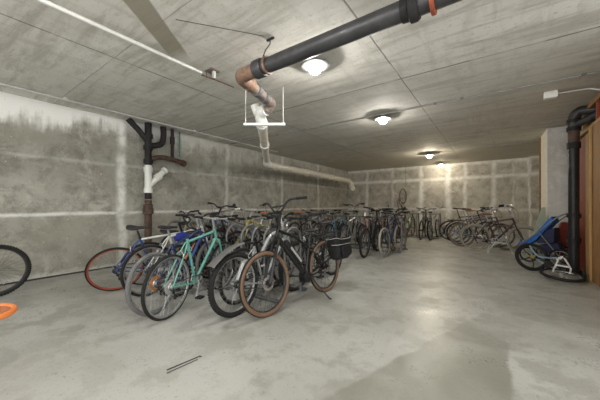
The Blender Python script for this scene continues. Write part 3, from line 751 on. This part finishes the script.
# ---- the e-bike at the end of the rack, facing the camera
eb = bike((-1.88, 3.28, 0), 265, 'black electric bicycle with tan-walled tyres, battery and rear pannier', lean=6, steer=-2, paint='black', style='ebike', r=.35, tw=.026, tyre=M_tyre, wall=M_tyretan, wb=1.10, size=.46, bar='high',
          disc=True, dark=True, rim=M_aludk, spoke=M_aludk, rack=True, kick=True, sus=True, fw='black', stem_h=.17, sh=.10, lights=True, **near)
# pannier (left side of the e-bike, towards the camera)
pan = empty('pannier_bag', (0, 0, 0)); pan.parent = eb
M_nyl = plain('black_nylon', (.012, .012, .013), .7); M_pipe = plain('white_reflective_piping', (.42, .42, .41), .5)
def rrect(cx, cy, hx, hy, z, n=28):
    out = []
    for k in range(n):
        a = 2*PI*k/n; c_, s_ = math.cos(a), math.sin(a)
        out.append((cx+hx*math.copysign(abs(c_)**.45, c_), cy+hy*math.copysign(abs(s_)**.45, s_), z+.012*math.sin(3*a)*(z > .7)))
    return out
bc = (-.15, .175)
MB().loft([rrect(*bc, .13, .06, 0.435) , rrect(*bc, .165, .085, 0.460) , rrect(*bc, .18, .10, 0.570) , rrect(*bc, .185, .10, 0.670) , rrect(*bc, .195, .105, 0.725) ,
           rrect(*bc, .185, .095, 0.725) , rrect(*bc, .17, .085, 0.610) ]).build('bag', M_nyl, pan)
MB().tube(rrect(*bc, .196, .106, 0.722) , .004, 6, closed=True).tube(rrect(*bc, .188, .104, 0.640) [0:15], .004, 6).build('piping', M_pipe, pan)
MB().loft([rrect(-.15, .285, .10, .012, .48), rrect(-.15, .288, .12, .022, .52), rrect(-.15, .285, .12, .018, 0.610) ]).build('pocket', M_nyl, pan)

# ---- far side of the near rack (fronts in the rack, two wheels lifted)
bike((-4.85, 3.85, 0), 268, 'yellow and black mountain bicycle beyond the rack nearest the drain stack', lean=2, pitch=0, paint='yellow', paint2='black', tw=.024, size=.46, bar='riser', sh=.06, n=48)
bike((-4.15, 3.78, 0), 272, 'blue mountain bicycle with its front wheel lifted high in the rack', lean=-2, pitch=11, paint='blue', tw=.024, size=.45, bar='riser', dark=True, disc=True, n=48, steer=10)
bike((-3.80, 3.95, 0), 268, 'grey bicycle in the near rack with white grips and lifted front wheel', lean=2, pitch=6, paint='grey', paint2='red', tw=.022, size=.5, bar='flat', grip=M_pvc, n=48, steer=-8)
bike((-3.45, 3.98, 0), 270, 'yellow hybrid bicycle with a round black mirror on its handlebar', lean=-3, pitch=6, paint='yellow', paint2='blue', tw=.02, size=.52, bar='flat', mirror=1, n=48, steer=6)
bike((-3.0, 4.02, 0), 266, 'black hybrid bicycle behind the teal bicycle on the far rack side', lean=2, paint='black', tw=.02, size=.5, bar='flat', n=48, stem_h=.1)
bike((-2.62, 4.05, 0), 272, 'dark bicycle with silver seat post and wide black saddle beyond the silver frame', lean=-2, paint='grey', tw=.022, size=.46, bar='riser', n=48, sh=.20, stem_h=.08)
bike((-2.24, 4.12, 0), 269, 'black bicycle behind the pannier with only its rear wheel clear', lean=1, paint='black', tw=.024, size=.46, bar='riser', n=48, dark=True, rack=True)

# ---- middle rack
bike((-2.02, 6.22, 0), 88, 'bicycle with pale cream tyres at the near end of the middle rack', lean=-3, paint='dkblue', fw='black', tyre=M_tyrepale, tw=.024, bar='riser', size=.47, n=48, dark=True, stem_h=.07)
bike((-2.38, 5.86, 0), 93, 'black mountain bicycle with broad black tyres left of the cream-tyred one', lean=3, paint='black', tw=.026, bar='riser', size=.47, n=48, sus=True, disc=True, dark=True)
bike((-3.28, 6.78, 0), 90, 'silver-framed bicycle standing apart in the middle rack', lean=-4, paint='silver', tw=.022, bar='riser', size=.5, n=40, stem_h=.30)
bike((-3.75, 6.65, 0), 92, 'light blue bicycle in the middle rack left of the silver one', lean=2, paint='ltblue', tw=.024, bar='flat', size=.5, n=40)
bike((-4.15, 6.75, 0), 88, 'brown bicycle with tan saddle in the middle rack', lean=-1, paint='brown', tw=.02, bar='flat', size=.5, saddle=M_sadbr, n=40)
bike((-4.55, 6.6, 0), 91, 'white bicycle in the middle rack near the left wall', lean=2, paint='white', tw=.02, bar='drop', size=.52, n=40)
bike((-4.98, 6.7, 0), 90, 'black bicycle at the left wall end of the middle rack', lean=0, paint='black', tw=.024, bar='flat', size=.5, n=40)
bike((-2.12, 8.22, 0), 270, 'bicycle with brown tyres on the far side of the middle rack', lean=3, paint='maroon', tyre=M_tyrebrown, tw=.024, bar='riser', size=.47, n=40)
bike((-2.55, 8.15, 0), 268, 'grey bicycle facing the camera between the black and brown-tyred ones', lean=-3, paint='grey', tw=.024, bar='riser', size=.47, n=40, stem_h=.12, steer=8)
bike((-2.95, 8.1, 0), 272, 'red bicycle facing the camera on the far side of the middle rack', lean=2, paint='red', tw=.024, bar='flat', size=.5, n=40)
bike((-3.62, 8.28, 0), 270, 'dark mountain bicycle with its rear wheel beside the silver frame', lean=-2, paint='black', tw=.026, bar='flat', size=.5, n=40)
bike((-4.1, 8.2, 0), 268, 'green bicycle facing the camera on the far side of the middle rack', lean=2, paint='green', tw=.024, bar='flat', size=.5, n=40)
bike((-4.6, 8.2, 0), 271, 'blue bicycle facing the camera nearest the left wall', lean=-2, paint='blue', tw=.024, bar='flat', size=.5, n=40)
# ---- far rack
bike((-2.02, 9.98, 0), 91, 'black bicycle at the near right end of the far rack', lean=2, paint='black', tw=.02, bar='riser', size=.5, n=36, dark=True)
bike((-1.72, 10.02, 0), 86, 'silver bicycle with a rear rack at the far rack end', lean=-3, paint='silver', tw=.024, bar='cruiser', size=.5, n=36, rack=True)
bike((-2.55, 10.1, 0), 90, 'brown-tyred bicycle with a dark frame in the far rack', lean=3, paint='green', tyre=M_tyrebrown, tw=.024, bar='flat', size=.5, n=36)
bike((-3.05, 10.05, 0), 92, 'grey bicycle in the far rack below the hanging one', lean=-2, paint='grey', tw=.02, bar='riser', size=.5, n=36)
bike((-3.6, 10.15, 0), 89, 'red bicycle in the far rack left of the hanging one', lean=2, paint='red', tw=.024, bar='flat', size=.5, n=36)
bike((-1.62, 11.25, 0), 60, 'small child bicycle by the back wall at the rack end', lean=4, paint='black', scale=.6, tw=.03, bar='bmx', size=.4, n=32)
# hanging bicycle (front wheel up, strung from the ceiling)
hg = bike((-3.05, 12.18, .32), 100, 'bicycle hanging upright by its front wheel on a cord at the back wall', paint='brown', tw=.018, bar='cruiser', size=.5, n=40, tyre=M_tyrebrown)
hg.rotation_euler = (0, R(-90), R(80)); hg.location = (-3.12, 12.50, .55)
cd_ = MB().tube([(0, 0, 0), (0, 0, .92)], .006, 6).build('hanging_cord', M_irond); cd_.location = (-3.06, 12.16, 1.96)
tag(cd_, 'thin cord from the ceiling holding up the hanging bicycle', 'cord')
# ---- right-hand row, heading towards the pillar
BR = M_tyrebrown
bike((-1.18, 10.45, 0), 2, 'road bicycle with thin black tyres farthest back in the right row', lean=3, paint='black', tw=.02, bar='drop', size=.56, n=40, dark=True, sh=.24)
bike((-.98, 10.0, 0), -2, 'dark bicycle with chunky tyres second from the back in the right row', lean=-3, paint='dkblue', tw=.028, bar='riser', size=.5, n=40, saddle=M_sadbr, sh=.30)
bike((-.86, 9.62, 0), 3, 'grey bicycle with silver fenders in the middle of the right row', lean=4, paint='grey', tw=.02, bar='cruiser', size=.52, n=40, fender=M_alu, rack=True, sh=.28)
bike((-.74, 9.10, 0), -3, 'dark brown bicycle with brown tyres second from the front of the right row', lean=-4, paint='maroon', tyre=BR, tw=.024, bar='cruiser', size=.52, n=44, rack=True, saddle=M_sadbr, sh=.24)
bike((-.38, 8.55, 0), -2, 'maroon city bicycle with cream tyres and pale fenders beside the pillar', lean=3, paint='maroon', tyre=M_tyrepale, tw=.021, tr=.02, bar='cruiser', size=.52, n=56, fender=M_tyrepale, saddle=M_sadbr, stem_h=.22, wb=1.0, sh=.16)
# ---- lone bicycle at the left edge
bike((-5.27, .57, 0), 268, 'bicycle at the left edge whose knobbly black rear wheel shows', lean=3, paint='black', tw=.025, knob=True, bar='flat', size=.46, n=64, ns=32, dark=True, rim=M_aludk, spoke=M_aludk)

# ------------------------------------------------------------------ racks
def rack(x0, x1, y, label, xs, h=.90):
    t = empty('bike_rack', ((x0+x1)/2, y, 0)); tag(t, label, 'bike rack')
    o = Vector(((x0+x1)/2, y, 0)); m = MB()
    for dy in (-.30, .30): m.tube([(x0-o.x, dy, .025), (x1-o.x, dy, .025)], .022, 10)
    m.tube([(x0-o.x, 0, h-.03), (x1-o.x, 0, h-.03)], .016, 8)
    m.build('rail', M_galv, t)
    for x in xs:
        a = [Vector((x-o.x, -.17, .03)), Vector((x-o.x, -.17, h-.17))]+arc((x-o.x, 0, h-.17), .17, 180, 0, 10, (0, 1, 0))+[Vector((x-o.x, .17, .03))]
        MB().tube(a, .018, 10).build('loop', M_galv, t)
    return t
rack(-5.1, -2.12, 2.83, 'galvanised steel loop rack holding the nearest bicycles', [-4.92, -4.64, -4.32, -4.0, -3.60, -3.24, -2.92, -2.70, -2.48, -2.13])
rack(-5.3, -1.85, 7.22, 'galvanised steel loop rack in the middle row of bicycles', [-5.2, -4.8, -4.35, -3.92, -3.45, -3.12, -2.75, -2.2, -1.88])
rack(-3.9, -1.55, 10.85, 'galvanised steel loop rack at the far end near the back wall', [-3.8, -3.3, -2.8, -2.3, -1.88, -1.56])
fr_ = empty('floor_rack', (.15, 9.5, 0)); tag(fr_, 'low floor rack of pale bars under the right row of bicycles', 'bike rack')
MB().tube([(-.25, -1.25, .02), (-.25, 1.3, .02)], .02, 8).tube([(.25, -1.25, .02), (.25, 1.3, .02)], .02, 8).build('rail', M_galvp, fr_)
for y in (-1.2, -1.04, -.60, -.42, .02, .20, .40, .58, .86, 1.04):
    MB().tube([(-.25, y, .04), (-.10, y, .26), (.12, y, .26), (.25, y, .04)], .010, 6).build('wheel_guide', M_galvp, fr_)

# ------------------------------------------------------------------ orange stool at the left edge
so = empty('stool', (-2.92, .205, 0)); tag(so, 'round orange stool with a mesh seat at the left edge of the photo', 'stool')
M_or = plain('orange_powder_coat', (.80, .24, .06), .45, 0, .12)
MB().rev([(.19, -.018), (.21, -.020), (.222, -.008), (.222, .012), (.212, .022), (.198, .02), (.19, .008)], (0, 0, .43), (0, 0, 1), 56).build('seat_rim', M_or, so)
ms = MB()
for i in range(-12, 13):
    q = i*.0155; L = math.sqrt(max(.195**2-q*q, 0))
    if L > .02: ms.tube([(q, -L, .433), (q, L, .433)], .0035, 4); ms.tube([(-L, q, .430), (L, q, .430)], .0035, 4)
ms.build('mesh_seat', plain('burnt_orange_mesh', (.42, .15, .06), .6), so)
MB().tube([(-.03, -.03, .02), (-.03, -.03, .42)], .022, 12).disc((-.03, -.03, .012), .08, .02, (0, 0, 1), 32).build('pedestal', M_or, so)

# ------------------------------------------------------------------ stuff heaped by the pillar and black pipe (right)
# pale green panel leaning on the pillar
gp = MB(); gp.loft([[(.56, 7.82, .0), (1.0, 7.82, .0), (1.0, 7.84, .0), (.56, 7.84, .0)], [(.88, 8.00, 1.15), (.94, 8.00, 1.15), (.94, 8.02, 1.15), (.88, 8.02, 1.15)]])
tag(gp.build('leaning_panel', plain('pale_green_board', (.36, .42, .32), .5, 0, .15), None, False, .003), 'pale green board leaning against the concrete pillar', 'board')
# stroller
sl = empty('stroller', (.87, 7.36, 0), (0, 0, R(-22))); sl.scale = (1.08,)*3; tag(sl, 'blue fabric jogging stroller with grey tube frame beside the pillar', 'stroller')
M_blue = plain('bright_blue_fabric', (.02, .16, .62), .75, 0, .15); M_navy = plain('navy_fabric', (.02, .025, .07), .8)
def cloth(pts_l, pts_r, th=.09):
    secs = []
    for a, b in zip(pts_l, pts_r):
        a = Vector(a); b = Vector(b); secs.append([a, b, b+Vector((th*.3, 0, -th)), a+Vector((th*.3, 0, -th))])
    return MB().loft(secs)
Lp = [(-.37, -.17, .37), (-.30, -.17, .40), (-.12, -.17, .56), (.05, -.17, .80), (.12, -.17, .90)]
cloth(Lp, [(x, y+.34, z) for x, y, z in Lp]).build('seat_fabric', M_blue, sl)
MB().loft([[(-.10, -.17, .40), (.16, -.17, .42), (.16, .17, .42), (-.10, .17, .40)], [(.04, -.15, .66), (.16, -.15, .70), (.16, .15, .70), (.04, .15, .66)]]).build('seat_back', M_navy, sl, True, .02)
MB().box((.08, 0, .32), (.30, .26, .16), Matrix.Rotation(R(-15), 3, 'Y')).build('storage_basket', M_navy, sl, False, .02)
for s in (-1, 1):
    MB().tube(smooth_path([(-.40, s*.16, .24), (-.30, s*.20, .36), (.0, s*.205, .66), (.20, s*.205, .88), (.34, s*.20, .96), (.44, s*.18, .94)], 4), .012, 8).tube([(.26, s*.21, .17), (-.05, s*.21, .62)], .011, 8).build('frame_tube', M_galv, sl)
MB().tube([(.44, -.18, .94), (.46, 0, .94), (.44, .18, .94)], .016, 8).build('push_handle', M_plast, sl)
for x, y, rr in ((.26, -.245, .17), (.26, .245, .17), (-.26, 0, .15)):
    w = empty('wheel', (x, y, rr)); w.parent = sl
    MB().ring((0, 0, 0), rr-.018, .018, (0, 1, 0), 36, 8).build('tire', M_tyre, w)
    s_ = MB().disc((0, 0, 0), .022, .05, (0, 1, 0), 12)
    for i in range(12): s_.tube([(0, 0, 0), (math.cos(i*PI/6)*(rr-.03), 0, math.sin(i*PI/6)*(rr-.03))], .002, 4)
    s_.ring((0, 0, 0), rr-.036, .006, (0, 1, 0), 30, 6).build('spokes', M_alu, w)
# red sled-like case behind
rc = MB(); secs = []
for i in range(9):
    t_ = i/8; z = .05+.80*t_; hw = .17*(1-.0*t_)*math.sin(PI*min(1, .35+.55*t_))
    secs.append([(-hw, -.03, z), (hw, -.03, z), (hw, .05, z), (-hw, .05, z)])
rco = rc.loft(secs).build('red_sled', plain('dark_red_plastic', (.22, .03, .025), .5), None, True, .02); rco.location = (1.22, 7.70, 0); rco.rotation_euler = (R(-6), 0, R(10))
tag(rco, 'dark red plastic sled standing behind the blue stroller', 'sled')

# toppled small bicycle: mag rear wheel tilted up, front wheel flat on the floor
fb_ = empty('toppled_bicycle', (.80, 6.75, 0)); tag(fb_, 'small white and blue bicycle lying toppled at the foot of the black pipe', 'bicycle')
O = Vector((.80, 6.75, 0))
def mag(parent, c, axis, r, tw, hubm, rimm, nsp=5):
    w = empty('wheel', Vector(c)-O); w.parent = parent
    ax = Vector(axis).normalized(); a, b = frame_for(ax)
    MB().ring((0, 0, 0), r-tw, tw, ax, 48, 9).build('tire', M_tyre, w)
    m = MB().rev([(r-tw*1.6, -.011), (r-tw*1.6, .011), (r-tw*1.6-.02, .008), (r-tw*1.6-.02, -.008)], (0, 0, 0), ax, 48)
    for i in range(nsp):
        t_ = 2*PI*i/nsp+.3; d = a*math.cos(t_)+b*math.sin(t_); e = a*math.cos(t_+.25)+b*math.sin(t_+.25)
        m.tube([d*.02, (d+e)*.5*r*.5, d*(r-tw*1.6-.01)], [.016, .011, .009], 6)
    m.build('rim', rimm, w)
    MB().disc((0, 0, 0), .035, .07, ax, 18).build('hub', hubm, w)
mag(fb_, (.58, 6.55, .245), (.25, -.93, .30), .255, .026, plain('yellow_hub', (.30, .24, .06), .5), M_aludk)
# flat wheel
def flatwheel(c, r):
    w = empty('wheel', Vector(c)-O); w.parent = fb_
    ax = Vector((.05, -.10, 1)).normalized()
    MB().ring((0, 0, 0), r-.024, .024, ax, 48, 9).build('tire', M_tyre, w)
    m = MB().ring((0, 0, 0), r-.055, .008, ax, 40, 6); a, b = frame_for(ax)
    for i in range(20):
        t_ = 2*PI*i/20; m.tube([(0, 0, 0), (a*math.cos(t_)+b*math.sin(t_))*(r-.055)], .0022, 4)
    m.disc((0, 0, 0), .03, .07, ax, 16).build('spokes', M_alu, w)
flatwheel((.90, 5.98, .075), .275)
P_ = lambda *q: [Vector(p)+Vector((.06, -.30, 0))-O for p in q]
M_fbl = plain('grey_blue_paint', (.20, .30, .38), .35, .2, .15, .3); M_fwh = plain('white_fork_paint', (.74, .75, .74), .3, .1, .12, .3)
MB().tube(P_(*smooth_path([(.50, 6.90, .44), (.55, 6.86, .34), (.62, 6.82, .27), (.74, 6.72, .27), (.92, 6.60, .30)], 5)), .017, 10).tube(P_((.54, 6.90, .25), (.74, 6.78, .10), (.86, 6.70, .10)), .012, 8).build('frame', M_fbl, fb_)
MB().tube(P_((.90, 6.62, .32), (.82, 6.58, .26)), .020, 12).tube(P_((.86, 6.60, .31), (.80, 6.52, .18), (.74, 6.32, .12)), .014, 10).tube(P_((.92, 6.58, .30), (.97, 6.42, .16), (.93, 6.26, .12)), .014, 10).tube(P_((.80, 6.53, .19), (.97, 6.45, .18)), .015, 10).build('fork', M_fwh, fb_)
MB().tube(P_((.92, 6.60, .30), (1.00, 6.52, .20), (1.02, 6.40, .08)), .012, 8).tube(P_((1.01, 6.40, .10), (1.13, 6.36, .05)), .016, 8).build('handlebar', M_plast, fb_)
MB().disc(Vector((.80, 6.46, .14))-O, .07, .012, (.25, -.93, .3), 24).tube(P_((.74, 6.74, .14), (.80, 6.70, .04)), .009, 6).build('crankset', M_aludk, fb_)
# small blue-hubbed scooter wheel by the timber
sw = empty('loose_wheel', (1.19, 6.16, .085), (0, 0, R(20))); tag(sw, 'small black wheel with a blue hub leaning at the timber wall foot', 'wheel')
MB().ring((0, 0, 0), .062, .022, (1, -.6, .1), 28, 8).build('tire', M_tyre, sw)
MB().disc((0, 0, 0), .045, .03, (1, -.6, .1), 20).build('hub', plain('blue_hub', (.03, .10, .45), .4), sw)
# small dark steel staple on the floor
ub = MB().tube([(0, 0, 0), (.035, .245, 0), (.05, .25, 0)], .0035, 6).tube([(.035, -.02, 0), (.062, .21, 0)], .0025, 6).build('steel_staple', M_irond); ub.location = (-1.925, 1.04, .0045)
tag(ub, 'small bent dark steel strip lying on the open floor', 'scrap metal')

# ------------------------------------------------------------------ camera, world, view
cam = bpy.data.cameras.new('camera'); co = bpy.data.objects.new('camera', cam); COL.objects.link(co)
co.location = (0, 0, 1.2); co.rotation_euler = (R(90), 0, R(35.46))
cam.sensor_width = 36; cam.lens = 36*271/600; cam.shift_y = 5/600; cam.clip_start = .02
scn.camera = co
w = bpy.data.worlds.new('world'); scn.world = w; w.use_nodes = True
w.node_tree.nodes['Background'].inputs[0].default_value = (.5, .5, .48, 1); w.node_tree.nodes['Background'].inputs[1].default_value = 3.4  # added uniform fill, entering where the shell is left open behind the camera
scn.view_settings.view_transform = 'Standard'; scn.view_settings.look = 'None'
scn.view_settings.exposure = 0.55; scn.view_settings.gamma = 1; scn.view_settings.use_curve_mapping = False
